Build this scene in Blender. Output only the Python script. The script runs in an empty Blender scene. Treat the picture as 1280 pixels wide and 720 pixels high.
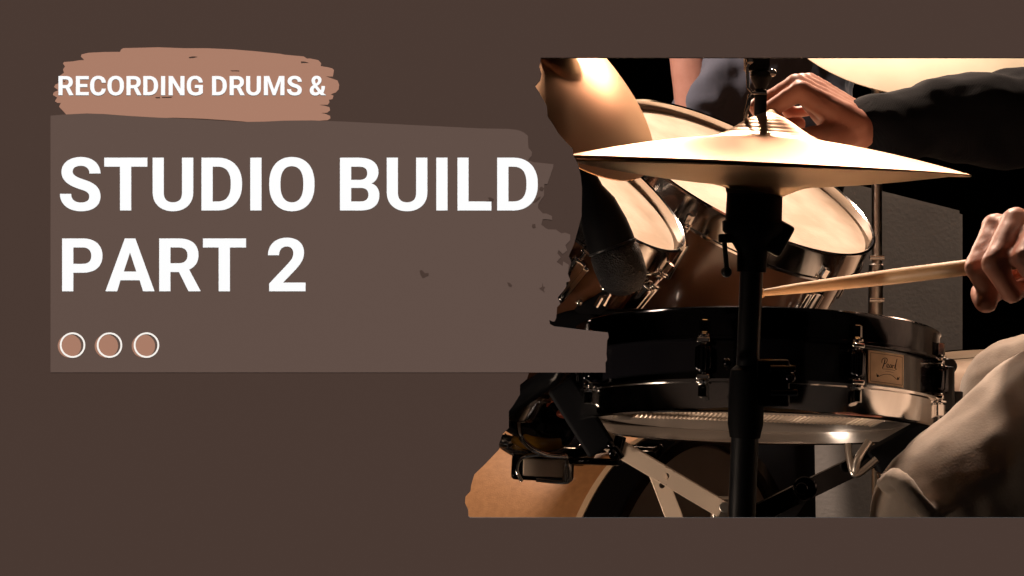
import bpy, bmesh, math, random
from mathutils import Vector, Matrix, noise
random.seed(4)
V = Vector
PI = math.pi
H = 0.75                                   # lens height above the floor
K = 2*math.tan(math.radians(15))/1280      # metres per photo pixel at 1 m
scene = bpy.context.scene
C = scene.collection

def P(px, py, Y):
    return V(((px-640)*K*Y, Y, H+(360-py)*K*Y))

# ------------------------------------------------------------------ materials
def lin(c):
    c /= 255
    return c/12.92 if c <= .04045 else ((c+.055)/1.055)**2.4
def rgb(r, g, b, s=1):
    return (lin(r)*s, lin(g)*s, lin(b)*s, 1)

def mat(name, col, rough=.5, metal=0, spec=.5, coat=0, bump=None, var=None, aniso=0, sheen=0, rvar=None):
    m = bpy.data.materials.new(name); m.use_nodes = True
    nt = m.node_tree; N = nt.nodes; L = nt.links
    b = N['Principled BSDF']
    b.inputs['Base Color'].default_value = col if len(col) == 4 else (*col, 1)
    b.inputs['Roughness'].default_value = rough
    b.inputs['Metallic'].default_value = metal
    b.inputs['Specular IOR Level'].default_value = spec
    b.inputs['Coat Weight'].default_value = coat
    b.inputs['Coat Roughness'].default_value = .05
    b.inputs['Sheen Weight'].default_value = sheen
    tc = N.new('ShaderNodeTexCoord')
    if aniso:
        b.inputs['Anisotropic'].default_value = aniso
        t = N.new('ShaderNodeTangent'); t.direction_type = 'RADIAL'; t.axis = 'Z'
        L.new(t.outputs[0], b.inputs['Tangent'])
    if var:                                # (scale, amount, second colour)
        n = N.new('ShaderNodeTexNoise'); n.inputs['Scale'].default_value = var[0]
        n.inputs['Detail'].default_value = 6
        L.new(tc.outputs['Object'], n.inputs['Vector'])
        r = N.new('ShaderNodeValToRGB'); r.color_ramp.elements[0].position = .5-var[1]; r.color_ramp.elements[1].position = .5+var[1]
        L.new(n.outputs[0], r.inputs[0])
        mx = N.new('ShaderNodeMix'); mx.data_type = 'RGBA'
        mx.inputs[6].default_value = b.inputs['Base Color'].default_value; mx.inputs[7].default_value = (*var[2][:3], 1)
        L.new(r.outputs[0], mx.inputs[0]); L.new(mx.outputs[2], b.inputs['Base Color'])
    if rvar:
        n = N.new('ShaderNodeTexNoise'); n.inputs['Scale'].default_value = rvar[0]; n.inputs['Detail'].default_value = 5
        L.new(tc.outputs['Object'], n.inputs['Vector'])
        r = N.new('ShaderNodeMapRange'); r.inputs[3].default_value = rvar[1]; r.inputs[4].default_value = rvar[2]
        L.new(n.outputs[0], r.inputs[0]); L.new(r.outputs[0], b.inputs['Roughness'])
    if bump:                               # (kind, scale, strength, distance)
        if bump[0] == 'noise':
            n = N.new('ShaderNodeTexNoise'); n.inputs['Scale'].default_value = bump[1]; n.inputs['Detail'].default_value = 8
            L.new(tc.outputs['Object'], n.inputs['Vector']); out = n.outputs[0]
        elif bump[0] == 'ring':
            n = N.new('ShaderNodeTexWave'); n.wave_type = 'RINGS'; n.rings_direction = 'Z'
            n.inputs['Scale'].default_value = bump[1]; n.inputs['Distortion'].default_value = .05; n.inputs['Detail'].default_value = 2
            L.new(tc.outputs['Object'], n.inputs['Vector']); out = n.outputs[1]
        elif bump[0] == 'weave':
            a = N.new('ShaderNodeTexWave'); a.inputs['Scale'].default_value = bump[1]; a.bands_direction = 'DIAGONAL'; a.inputs['Distortion'].default_value = 2
            c = N.new('ShaderNodeTexNoise'); c.inputs['Scale'].default_value = bump[1]*2
            L.new(tc.outputs['Object'], a.inputs['Vector']); L.new(tc.outputs['Object'], c.inputs['Vector'])
            q = N.new('ShaderNodeMath'); q.operation = 'ADD'; L.new(a.outputs[1], q.inputs[0]); L.new(c.outputs[0], q.inputs[1]); out = q.outputs[0]
        elif bump[0] == 'cell':
            n = N.new('ShaderNodeTexVoronoi'); n.inputs['Scale'].default_value = bump[1]
            L.new(tc.outputs['Object'], n.inputs['Vector']); out = n.outputs[0]
        bp = N.new('ShaderNodeBump'); bp.inputs['Strength'].default_value = bump[2]; bp.inputs['Distance'].default_value = bump[3]
        L.new(out, bp.inputs['Height']); L.new(bp.outputs[0], b.inputs['Normal'])
    return m

PA = 0.93                                  # albedo that the added wall wash brings to full white
M = {}
def paint(name, r, g, b):
    M[name] = mat(name, (lin(r)*PA, lin(g)*PA, lin(b)*PA), rough=1, spec=0, var=(3, .5, (lin(r)*PA*.985, lin(g)*PA*.985, lin(b)*PA*.985)))
paint('wall_brown', 74, 58, 51)
paint('block_brown', 97, 79, 71)
paint('swatch_tan', 170, 125, 104)
paint('letter_white', 255, 255, 255)
paint('ring_cream', 255, 248, 240)
M['chrome'] = mat('chrome', (.82, .80, .78), rough=.09, metal=1, rvar=(60, .05, .16))
M['dull_chrome'] = mat('brushed_steel', (.75, .70, .64), rough=.34, metal=1, rvar=(90, .25, .42))
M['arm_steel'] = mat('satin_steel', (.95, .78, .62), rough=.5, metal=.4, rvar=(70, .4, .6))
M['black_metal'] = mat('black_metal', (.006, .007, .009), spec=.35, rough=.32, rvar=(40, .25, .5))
M['black_gloss'] = mat('black_lacquer', (.006, .006, .008), rough=.16, coat=.5, rvar=(12, .1, .2))
M['black_rubber'] = mat('black_rubber', (.003, .0035, .005), spec=.12, rough=.7, bump=('noise', 300, .2, .0005))
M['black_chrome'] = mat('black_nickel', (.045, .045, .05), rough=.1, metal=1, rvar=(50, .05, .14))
M['walnut'] = mat('walnut_lacquer', (.12, .055, .030), rough=.2, coat=.8, var=(9, .25, (.07, .03, .017)))
M['amber'] = mat('amber_lacquer', (.54, .30, .15), rough=.42, coat=.2, var=(120, .3, (.40, .21, .10)), bump=('noise', 500, .5, .0006))
M['head_cream'] = mat('coated_drumhead', (.78, .64, .50), rough=.55, var=(16, .14, (.60, .45, .32)), bump=('noise', 260, .5, .0008))
M['head_clear'] = mat('clear_drumhead', (.36, .30, .255), rough=.28, var=(7, .2, (.25, .21, .18)))
M['head_dark'] = mat('dark_drumhead', (.34, .28, .24), rough=.5, var=(8, .3, (.28, .23, .195)))
M['bronze'] = mat('cymbal_bronze', (.95, .70, .42), rough=.34, metal=1, aniso=.75, bump=('ring', 60, .2, .0005), rvar=(8, .27, .42))
M['bronze_bright'] = mat('bright_bronze', (.93, .66, .47), rough=.33, metal=.92, aniso=.8, bump=('ring', 60, .2, .0005), rvar=(8, .27, .38))
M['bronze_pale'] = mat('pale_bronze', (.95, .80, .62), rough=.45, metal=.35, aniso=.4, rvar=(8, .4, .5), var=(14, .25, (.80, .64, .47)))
M['bronze_old'] = mat('aged_bronze', (.85, .52, .30), rough=.33, metal=1, aniso=.8, bump=('ring', 70, .04, .0003), rvar=(8, .27, .4), var=(5, .3, (.70, .42, .24)))
M['cream_inlay'] = mat('cream_inlay', (.72, .58, .46), rough=.35)
M['badge'] = mat('badge_plate', (.80, .60, .38), rough=.45, metal=.0, var=(60, .3, (.5, .35, .2)))
M['ink'] = mat('badge_ink', (.02, .014, .01), rough=.6)
M['skin'] = mat('skin', (.54, .25, .18), rough=.48, var=(30, .25, (.43, .17, .11)), bump=('noise', 160, .25, .0008))
M['beige_cloth'] = mat('beige_cotton', (.46, .385, .32), rough=.92, sheen=.2, var=(90, .3, (.38, .315, .26)), bump=('noise', 420, .45, .0008))
M['navy_cloth'] = mat('navy_knit', (.003, .0042, .0075), rough=.9, spec=.25, bump=('weave', 220, .4, .001))
M['grey_cloth'] = mat('grey_jersey', (.09, .082, .10), rough=.9, sheen=.2, bump=('noise', 120, .4, .001))
M['dark_cloth'] = mat('dark_trousers', (.012, .011, .012), rough=.9)
M['hair'] = mat('dark_hair', (.02, .013, .01), rough=.6, bump=('noise', 200, .8, .003))
M['stick'] = mat('hickory', (.62, .42, .24), rough=.5, var=(50, .3, (.5, .32, .17)))
M['foam'] = mat('black_mesh_grille', (.0045, .005, .007), rough=.5, spec=.3, bump=('cell', 560, .9, .0014))
M['felt'] = mat('brown_felt', (.06, .040, .028), rough=.95, bump=('noise', 200, .6, .001))
M['floor'] = mat('floor_boards', (.04, .027, .019), rough=.6, var=(6, .3, (.03, .02, .013)))
M['curtain'] = mat('black_curtain', (.006, .006, .007), rough=1, bump=('noise', 30, .5, .01))
M['white_lacquer'] = mat('white_lacquer', (.75, .70, .62), rough=.25, coat=.4)
M['glass_amber'] = mat('amber_resin', (.25, .12, .015), rough=.12, coat=.6)
M['red_led'] = mat('red_plastic', (.6, .12, .06), rough=.3)
M['blue_tape'] = mat('blue_tape', (.04, .12, .55), rough=.5)
M['stick_blur_tone'] = mat('stick_blur_tone', (.34, .275, .225), rough=.95, var=(14, .3, (.28, .225, .185)), bump=('noise', 120, .5, .002))  # grey-brown tone of the swinging stick's motion blur
M['shoe'] = mat('black_leather', (.012, .011, .011), rough=.4)
M['eye'] = mat('eye', (.05, .03, .02), rough=.1)

# ------------------------------------------------------------------ objects
def tag(o, label=None, cat=None, group=None, kind=None):
    if label: o['label'] = label
    if cat: o['category'] = cat
    if group: o['group'] = group
    if kind: o['kind'] = kind
    return o
def thing(name, label, cat, Mx=Matrix(), group=None):
    o = bpy.data.objects.new(name, None); C.objects.link(o)
    if not isinstance(Mx, Matrix): Mx = Matrix.Translation(Mx)
    o.matrix_basis = Mx; o.empty_display_size = .05
    return tag(o, label, cat, group)
def basis(o):
    return basis(o.parent) @ o.matrix_basis if o.parent else o.matrix_basis.copy()
def obj(name, bm, m, parent=None, world=False, smooth=True, label=None, angle=40, mods=None):
    if world and parent is not None: bm.transform(basis(parent).inverted())
    me = bpy.data.meshes.new(name)
    bmesh.ops.recalc_face_normals(bm, faces=bm.faces[:])
    bm.to_mesh(me); bm.free()
    me.materials.append(M[m] if isinstance(m, str) else m)
    if smooth:
        me.polygons.foreach_set('use_smooth', [True]*len(me.polygons))
        me.set_sharp_from_angle(angle=math.radians(angle))
    o = bpy.data.objects.new(name, me); C.objects.link(o); o.parent = parent
    if label: o['label'] = label
    return o

def add_lathe(bm, prof, seg=64, Mx=Matrix(), closed=False):
    rings = []
    for r, z in prof:
        if r < 1e-6: rings.append([bm.verts.new(Mx @ V((0, 0, z)))])
        else: rings.append([bm.verts.new(Mx @ V((r*math.cos(2*PI*i/seg), r*math.sin(2*PI*i/seg), z))) for i in range(seg)])
    pairs = list(zip(rings, rings[1:])) + ([(rings[-1], rings[0])] if closed else [])
    for a, b in pairs:
        for i in range(seg):
            j = (i+1) % seg
            if len(a) == 1 and len(b) == 1: continue
            if len(a) == 1: bm.faces.new((a[0], b[i], b[j]))
            elif len(b) == 1: bm.faces.new((a[i], a[j], b[0]))
            else: bm.faces.new((a[i], a[j], b[j], b[i]))
def add_box(bm, sx, sy, sz, Mx=Matrix(), bev=.0):
    t = bmesh.new(); bmesh.ops.create_cube(t, size=1)
    for v in t.verts: v.co = V((v.co.x*sx, v.co.y*sy, v.co.z*sz))
    if bev: bmesh.ops.bevel(t, geom=t.edges[:], offset=bev, segments=3, profile=.6, affect='EDGES')
    t.transform(Mx); me = bpy.data.meshes.new('t'); t.to_mesh(me); t.free(); bm.from_mesh(me); bpy.data.meshes.remove(me)
def frame(z, x=None, o=(0, 0, 0)):
    z = V(z).normalized()
    x = V(x) if x is not None else (V((1, 0, 0)) if abs(z.x) < .9 else V((0, 1, 0)))
    x = (x - z*x.dot(z)).normalized(); y = z.cross(x)
    m = Matrix((x, y, z)).transposed().to_4x4(); m.translation = V(o); return m
def add_cyl(bm, a, b, r, r2=None, seg=24, chamfer=.0):
    a, b = V(a), V(b); L = (b-a).length; r2 = r if r2 is None else r2
    c = chamfer or min(r, r2)*.12
    add_lathe(bm, [(0, 0), (r-c, 0), (r, c), (r2, L-c), (r2-c, L), (0, L)], seg, frame(b-a, None, a))
def add_tube(bm, pts, r, seg=12, flat=None):
    pts = [V(p) for p in pts]; rings = []; up = None
    for i, p in enumerate(pts):
        t = (pts[min(i+1, len(pts)-1)] - pts[max(i-1, 0)]).normalized()
        if up is None: up = V((0, 0, 1)) if abs(t.z) < .9 else V((0, 1, 0))
        x = (up - t*up.dot(t)).normalized(); up = x; y = t.cross(x)
        rr = r[i] if isinstance(r, (list, tuple)) else r
        ry = rr if flat is None else flat
        rings.append([bm.verts.new(p + x*rr*math.cos(2*PI*k/seg) + y*ry*math.sin(2*PI*k/seg)) for k in range(seg)])
    for a, b in zip(rings, rings[1:]):
        for k in range(seg): bm.faces.new((a[k], a[(k+1) % seg], b[(k+1) % seg], b[k]))
    bm.faces.new(rings[0][::-1]); bm.faces.new(rings[-1])
def add_ball(bm, p, r, s=(1, 1, 1), Mx=None, u=20, v=14):
    mx = (Mx if Mx is not None else Matrix.Translation(V(p))) @ Matrix.Diagonal((r*s[0], r*s[1], r*s[2], 1))
    bmesh.ops.create_uvsphere(bm, u_segments=u, v_segments=v, radius=1, matrix=mx)
def smooth_path(pts, n=8):
    pts = [V(p) for p in pts]; q = [pts[0]*2-pts[1]] + pts + [pts[-1]*2-pts[-2]]; out = []
    for i in range(1, len(q)-2):
        for k in range(n):
            t = k/n; a, b, c, d = q[i-1:i+3]
            out.append(.5*((2*b)+(c-a)*t+(2*a-5*b+4*c-d)*t*t+(3*b-a-3*c+d)*t**3))
    out.append(pts[-1]); return out

# ------------------------------------------------------------------ title wall with the torn opening
WY = 1.40
WK = K*WY
def w2(px, py): return ((px-640)*WK, H+(360-py)*WK)
def sheet(name, loops, y_back, thick, m, parent):
    """2D loops (photo-plane outlines) -> filled, extruded mesh standing in the XZ plane."""
    cu = bpy.data.curves.new(name, 'CURVE'); cu.dimensions = '2D'; cu.fill_mode = 'BOTH'
    cu.extrude = thick/2
    for lp in loops:
        s = cu.splines.new('POLY'); s.points.add(len(lp)-1); s.use_cyclic_u = True
        for p, (x, z) in zip(s.points, lp): p.co = (x, z, 0, 1)
    t = bpy.data.objects.new('t', cu); C.objects.link(t)
    bpy.context.view_layer.update()
    dg = bpy.context.evaluated_depsgraph_get()
    me = bpy.data.meshes.new_from_object(t.evaluated_get(dg))
    bpy.data.objects.remove(t); bpy.data.curves.remove(cu)
    bm = bmesh.new(); bm.from_mesh(me); bpy.data.meshes.remove(me)
    bm.transform(Matrix.Translation((0, y_back-thick/2, 0)) @ Matrix.Rotation(PI/2, 4, 'X'))
    bmesh.ops.remove_doubles(bm, verts=bm.verts[:], dist=1e-7)
    return obj(name, bm, m, parent, world=True, smooth=False)

EDGE = [(676,72),(674.5,83.7),(677,92.5),(675.5,100),(668.7,107.5),(673.7,115),(678.7,123.7),(683.7,132.5),(684.5,146),(691,155),(697.5,166),
 (707.5,177.5),(716,186),(717,195),(722.5,205),(726,220),(727.5,235),(727,270),(722.5,287),(717.5,305),(711,320),(714,327.5),(710,342),(713,351),
 (708,353),(708,358),(704,364),(697.5,371.7),(700.6,380),(696.5,384),(695.4,397.7),(693,402),(690,401.5),(686.7,399.8),(687.5,405),(693,408),(725,412),(760,415.8),
 (761,421.7),(759,425.8),(758,442.5),(759,449.8),(757,453),(757,465.6),(661.4,465.6),(658.6,474),(650,481),(650,493),(642,506),(636,514),(636,535),(628,543),
 (624,554.5),(624,561.5),(607,579.5),(593,593),(589,606),(588,614),(581.7,621),(581,629.5),(585,638),(585.5,646),(588,647.6)]
hole = [w2(*p) for p in EDGE] + [w2(1420, 647.6), w2(1420, 72)]
wall = thing('title_wall', 'flat brown title wall with a torn-edged opening onto the drum kit', 'wall', V((0, WY, 0)))
sheet('wall_panel', [[(-2.2, 0), (2.2, 0), (2.2, 2.7), (-2.2, 2.7)], hole], WY+.0008, .0008, 'wall_brown', wall)
sheet('added_black_back', [[(-2.2, 0), (2.2, 0), (2.2, 2.7), (-2.2, 2.7)], hole], WY+.0048, .004, 'curtain', wall)  # added black layer, keeps the wall's back from reflecting stage light

SW = [(83,146),(83,143.3),(73.8,133.3),(76,128.7),(71.5,128.7),(68.7,126.5),(71.5,121.9),(66.1,118.8),(66.9,115.7),(73,112.7),(67.6,108.9),(69.2,105.8),(73.8,103.5),(73.8,99),(75.3,94.3),
 (79.9,91),(78.8,86.7),(81.4,82.9),(78.8,79.8),(79.9,77.5),(90.6,76.8),(99.8,75.2),(105.4,75.2),(101,70.6),(102,68),(110.5,66),(130.3,65),(150.2,64.8),(151,62.2),(154,60.2),
 (197,59.1),(231,60.3),(259,60.3),(290.6,61.7),(318.8,64),(350,67.2),(355.3,68.3),(379.8,70.6),(383.6,73.2),(387.4,73),(398,75.2),(401.5,79),(400.9,82.6),(407.3,83.6),(415,85.2),
 (417.5,87.5),(416.1,95.9),(407.3,95.4),(415,98.2),(421.8,100.5),(424,105.8),(423.3,111.9),(419.5,115.7),(413.4,118),(416.9,119.6),(415.7,123.9),(411.1,124.9),(411.9,128),(409.6,131),
 (398.9,131),(407.3,132.6),(411.9,134.1),(412.6,137.9),(408.8,141),(401.2,141.3),(407.3,142.5),(412.6,144.8),(413.1,147.9),(409.6,150.2),(380,152),(315.6,152.8),(287.5,150.6),(253,148.3),(217,147.1),(190,148),(150,147)]
L1, L2, L3 = .00008, .00016, .00024
def pxs(l): return [w2(*p) for p in l]
sheet('painted_swatch', [pxs(SW)], WY, L1, 'swatch_tan', wall)
i0 = next(i for i, p in enumerate(EDGE) if p == (711, 320)); i1 = next(i for i, p in enumerate(EDGE) if p == (757, 465.6))
BL = [(63.2,465.6),(63.2,144.6),(83,143),(108,141.8),(130,142.5),(160,144.8),(196.9,147),(217,147.7),(250,149.4),(280,151.2),(306,152.4),(330,152),(355,150.8),(390,150.5),(430,152),(520,156.5),
 (600,160.5),(635.4,161.2),(644.6,162.1),(651,163.8),(655.3,166),(659.9,169.8),(660,178.5),(660.6,185),(662.9,187.4),(665.2,190.5),(664.4,195),(659.8,200.4),(666.7,202.7),(691.9,205.3),
 (691.1,210.3),(687.3,221.8),(684.3,230.2),(680.5,230.2),(680,235.5),(680,244.7),(676.6,249.2),(672.8,255.3),(672.5,260),(678.3,266.7),(683.3,267),(690,270),(690,275),(683.3,274),(678.3,274.2),
 (676.7,280.8),(681.7,285),(685,286.7),(695,287),(701.7,291.7),(706.7,290.8),(712.8,293.3),(712.8,300),(706.7,306.7),(709,313),(703.3,317.5),(698.3,312.5),(696.7,316.7),(700.8,321.7),(695.8,327.5),(703.3,332.5),
 (704,326.7),(711,331)] + [(x-.15, y) for x, y in EDGE[i0+2:i1]] + [(756.8,465.6)]
sheet('painted_block', [pxs(BL)], WY, L2, 'block_brown', wall)
flecks = [[(524.5,338.5),(527,337.4),(529.5,339.5),(531,341.5),(535.5,341),(536,344),(532,346),(528.5,347.5),(526,344)],
 [(634,353),(637,353.5),(640.3,356.5),(639,358.8),(636,357.5)], [(678,353),(679,358),(681.5,359),(679.5,362),(681,365.6),(677,362.5),(674,360.5),(677.5,358.5)],
 [(665.5,280.2),(669,280),(669.8,284.5),(666.5,285.5),(665,283)], [(675,234),(677.5,233.3),(680,235.5),(678.5,238.8),(676,238.6),(674,236.5)],
 [(610,247),(613,246.8),(617.5,249),(616,252),(607,252),(612,250)], [(672,247),(676,245.5),(674.5,249),(670,252.5),(666,253.5),(669,250)]]
for i, f in enumerate(flecks): sheet('bare_fleck', [pxs(f)], WY-L2, L1, 'wall_brown', wall)
for f in [[(236,71.5),(241,70.3),(247,71),(241,72.4),(236.5,72.5)], [(288,88),(299,88),(299,89),(290,88.8)], [(194,121.5),(200,121.2),(200,122.6),(195,122.6)], [(202,121.2),(216,120.8),(214,122),(203,122.2)],
          [(376,76.8),(381,77),(386,78.4),(376.5,78.6)], [(78.5,101),(82,100.8),(80.5,102.2)]]:
    sheet('bare_fleck', [pxs(f)], WY-L1, L1, 'wall_brown', wall)

def path(s, n=10):
    loops = []; cur = []; tk = s.replace(',', ' ').split(); i = 0; cmd = None
    while i < len(tk):
        if tk[i] in 'MLCZ': cmd = tk[i]; i += 1
        if cmd == 'Z': loops.append(cur); cur = []; continue
        if cmd in 'ML':
            cur.append((float(tk[i]), float(tk[i+1]))); i += 2
        elif cmd == 'C':
            c = [float(t) for t in tk[i:i+6]]; i += 6; a = cur[-1]
            for k in range(1, n+1):
                t = k/n; u = 1-t
                cur.append((u**3*a[0]+3*u*u*t*c[0]+3*u*t*t*c[2]+t**3*c[4], u**3*a[1]+3*u*u*t*c[1]+3*u*t*t*c[3]+t**3*c[5]))
    return loops
G = {
 'S': 'M 295 158 C 293 110 262 81 210 81 C 158 81 127 102 127 140 C 127 182 190 203 260 226 C 350 258 405 300 405 388 C 405 480 330 535 210 535 C 90 535 0 470 0 361 L 112 361 C 112 420 150 448 210 448 C 265 448 293 425 293 388 C 293 345 250 330 210 318 C 100 285 15 235 15 143 C 15 55 95 -7 210 -7 C 325 -7 405 60 405 158 Z',
 'T': 'M 0 0 L 430 0 L 430 90 L 269 90 L 269 527 L 157 527 L 157 90 L 0 90 Z',
 'U': 'M 0 0 L 111 0 L 111 350 C 111 415 145 446 202 446 C 260 446 293 415 293 350 L 293 0 L 405 0 L 405 348 C 405 460 325 535 202 535 C 80 535 0 460 0 348 Z',
 'D': 'M 0 0 L 165 0 C 310 0 405 100 405 252 L 405 276 C 405 425 310 527 165 527 L 0 527 Z M 112 90 L 112 437 L 165 437 C 248 437 292 380 292 276 L 292 252 C 292 147 248 90 165 90 Z',
 'I': 'M 0 0 L 112 0 L 112 527 L 0 527 Z',
 'O': 'M 226 -7 C 365 -7 452 90 452 252 L 452 276 C 452 438 365 535 226 535 C 88 535 0 438 0 276 L 0 252 C 0 90 88 -7 226 -7 Z M 226 85 C 152 85 112 145 112 250 L 112 278 C 112 383 152 446 226 446 C 300 446 340 383 340 278 L 340 250 C 340 145 300 85 226 85 Z',
 'B': 'M 0 0 L 185 0 C 315 0 384 52 384 146 C 384 195 358 238 315 258 C 366 272 393 318 393 376 C 393 475 325 527 208 527 L 0 527 Z M 112 90 L 112 222 L 192 222 C 245 222 272 198 272 156 C 272 112 247 90 185 90 Z M 112 302 L 112 437 L 206 437 C 256 437 284 413 284 370 C 284 326 260 302 206 302 Z',
 'L': 'M 0 0 L 110 0 L 110 437 L 338 437 L 338 527 L 0 527 Z',
 'P': 'M 0 0 L 210 0 C 330 0 403 68 403 172 C 403 280 330 342 208 342 L 112 342 L 112 527 L 0 527 Z M 112 90 L 112 253 L 208 253 C 262 253 291 225 291 173 C 291 123 262 90 210 90 Z',
 'A': 'M 193 0 L 298 0 L 490 527 L 375 527 L 341 417 L 150 417 L 117 527 L 0 527 Z M 245 140 L 183 330 L 308 330 Z',
 'R': 'M 0 0 L 196 0 C 320 0 392 58 392 164 C 392 235 360 283 299 310 L 412 522 L 412 527 L 292 527 L 197 335 L 112 335 L 112 527 L 0 527 Z M 112 90 L 112 247 L 196 247 C 250 247 282 218 282 168 C 282 118 252 90 196 90 Z',
 '2': 'M 0 167 L 110 167 C 112 110 145 80 188 80 C 230 80 253 108 253 148 C 253 185 235 215 190 262 L 12 450 L 12 527 L 375 527 L 375 440 L 152 440 L 250 337 C 320 265 360 215 360 140 C 360 45 290 -8 190 -8 C 75 -8 0 62 0 167 Z',
 'E': 'M 0 0 L 355 0 L 355 90 L 112 90 L 112 217 L 316 217 L 316 304 L 112 304 L 112 437 L 355 437 L 355 527 L 0 527 Z',
 'C': 'M 320 184 C 312 115 280 82 224 82 C 150 82 112 135 112 245 L 112 285 C 112 395 148 447 222 447 C 280 447 312 415 320 347 L 432 347 C 424 465 345 535 222 535 C 85 535 0 440 0 285 L 0 243 C 0 90 88 -7 224 -7 C 345 -7 424 62 432 184 Z',
 'G': 'M 328 178 C 318 110 285 82 226 82 C 150 82 112 140 112 243 L 112 283 C 112 390 155 447 232 447 C 275 447 305 438 328 418 L 328 328 L 220 328 L 220 244 L 440 244 L 440 460 C 395 510 320 535 230 535 C 85 535 0 440 0 285 L 0 243 C 0 85 85 -7 226 -7 C 350 -7 425 55 438 178 Z',
 'N': 'M 0 0 L 112 0 L 323 347 L 323 0 L 434 0 L 434 527 L 323 527 L 112 182 L 112 527 L 0 527 Z',
 'M': 'M 0 0 L 147 0 L 282 372 L 416 0 L 564 0 L 564 527 L 451 527 L 451 383 L 462 134 L 320 527 L 243 527 L 102 135 L 113 383 L 113 527 L 0 527 Z',
 '&': 'M 452 527 L 313 527 L 275 484 C 240 518 200 535 155 535 C 60 535 0 475 0 392 C 0 330 35 290 98 247 C 68 208 50 170 50 128 C 50 45 105 -7 190 -7 C 270 -7 322 42 322 112 C 322 170 290 210 235 250 L 205 271 L 308 393 C 318 355 322 315 322 272 L 417 272 C 417 345 402 410 370 461 Z M 172 205 L 197 187 C 218 170 229 148 229 118 C 229 92 214 75 190 75 C 162 75 147 97 147 130 C 147 152 156 180 172 205 Z M 222 420 L 143 322 C 118 342 106 362 106 388 C 106 425 130 450 165 450 C 188 450 207 440 222 420 Z',
}
def lettering(chars, top, cap, label):
    root = None
    for ch, x0 in chars:
        s = cap/527
        loops = [[w2(x0+x*s, top+y*s) for x, y in lp] for lp in path(G[ch])]
        o = sheet('letter', loops, WY-L2, L1, 'letter_white', wall)
lettering([('R',73.2),('E',94.9),('C',112.7),('O',134.4),('R',158.2),('D',179.2),('I',201.4),('N',210.9),('G',233.6),('D',265.1),('R',287.1),('U',307.7),('M',329.9),('S',358.8),('&',387.2)], 95.1, 24, '')
lettering([('S',75),('T',130.4),('U',190.9),('D',251.9),('I',312.9),('O',336.6),('B',425),('U',483.5),('I',545.4),('L',571.9),('D',621.5)], 197.1, 66, '')
lettering([('P',77.75),('A',131.9),('R',199.1),('T',253.75),('2',335)], 298.1, 66, '')
def circ(cx, cy, r, n=72): return [w2(cx+r*math.cos(2*PI*k/n), cy+r*math.sin(2*PI*k/n)) for k in range(n)]
for cx in (86.9, 133.1, 179.3):
    d = sheet('painted_dot', [circ(cx, 432.6, 14.6)], WY-L2, L1, 'swatch_tan', wall)
    sheet('painted_ring', [circ(cx+3.9, 431.4, 15.9), circ(cx+3.9, 431.4, 13.7)], WY-L2-L1, L1, 'ring_cream', wall)

# ------------------------------------------------------------------ setting
bm = bmesh.new(); add_box(bm, 14, 14, .1, Matrix.Translation((0, 3, -.05)))
tag(obj('floor', bm, 'floor', smooth=False), kind='structure')
bm = bmesh.new()                              # gathered black curtain behind the stage
n = 240; top = []; bot = []
for i in range(n+1):
    x = -5+10*i/n; y = 5.2+.06*math.sin(i*.9)+.03*math.sin(i*.37)
    top.append(bm.verts.new((x, y, 3.6))); bot.append(bm.verts.new((x, y, .0)))
for i in range(n): bm.faces.new((bot[i], bot[i+1], top[i+1], top[i]))
tag(obj('backdrop', bm, 'curtain'), kind='structure')

# ------------------------------------------------------------------ drums
def disc(cx, cy, a, b, ang, Y, m_sign=1):
    """frame of a round head whose outline in the photo is the ellipse (a, b, ang)."""
    u = V((math.cos(ang), 0, -math.sin(ang))); mn = V((math.sin(ang), 0, math.cos(ang)))*m_sign
    r = b/a; o = P(cx, cy, Y); cam = (V((0, 0, H))-o).normalized()
    u = (u - cam*u.dot(cam)).normalized(); mn = (mn - cam*mn.dot(cam)).normalized()
    n = mn*math.sqrt(1-r*r) + cam*r
    return frame(n, u, o), a*K*Y
def hoop_prof(R, up, dn, t=.0022, fl=.006):
    return [(R, up), (R+.002, up+.0015), (R+.0045, up), (R+.003, up-.003), (R+.003, dn+.002), (R+fl, dn+.001), (R+fl, dn-.0015), (R, dn-.0015), (R-.0005, dn)]
def make_lug(root, ang, R, z_top, z_bot, body, m='chrome', rod='chrome', double=True, w=.018, bl=.04):
    """tension lug with its tension rods, on the shell at an angle"""
    Mx = Matrix.Rotation(ang, 4, 'Z') @ Matrix.Translation((R, 0, 0))
    bm = bmesh.new(); zc = (z_top+z_bot)/2 if double else z_top-body-.012
    add_box(bm, .016, w, bl, Mx @ Matrix.Translation((.007, 0, zc)), .004)
    add_box(bm, .012, w*.55, bl*1.15, Mx @ Matrix.Translation((.012, 0, zc)), .004)
    lug = obj('lug', bm, m, root)
    for z, s in ((z_top, 1), (z_bot, -1)) if double else ((z_top, 1),):
        bm = bmesh.new()
        a = Mx @ V((.010, 0, z+.012*s)); b = Mx @ V((.010, 0, zc+s*bl*.45))
        add_cyl(bm, a, b, .0028, seg=12)
        add_cyl(bm, Mx @ V((.010, 0, z+.016*s)), Mx @ V((.010, 0, z+.004*s)), .0048, seg=6)
        add_cyl(bm, Mx @ V((.010, 0, z+.003*s)), Mx @ V((.010, 0, z-.0*s)), .0062, seg=16)
        add_box(bm, .014, .013, .005, Mx @ Matrix.Translation((.007, 0, z-.003*s)), .0015)
        obj('tension_rod', bm, rod, lug)
    return lug

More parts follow.
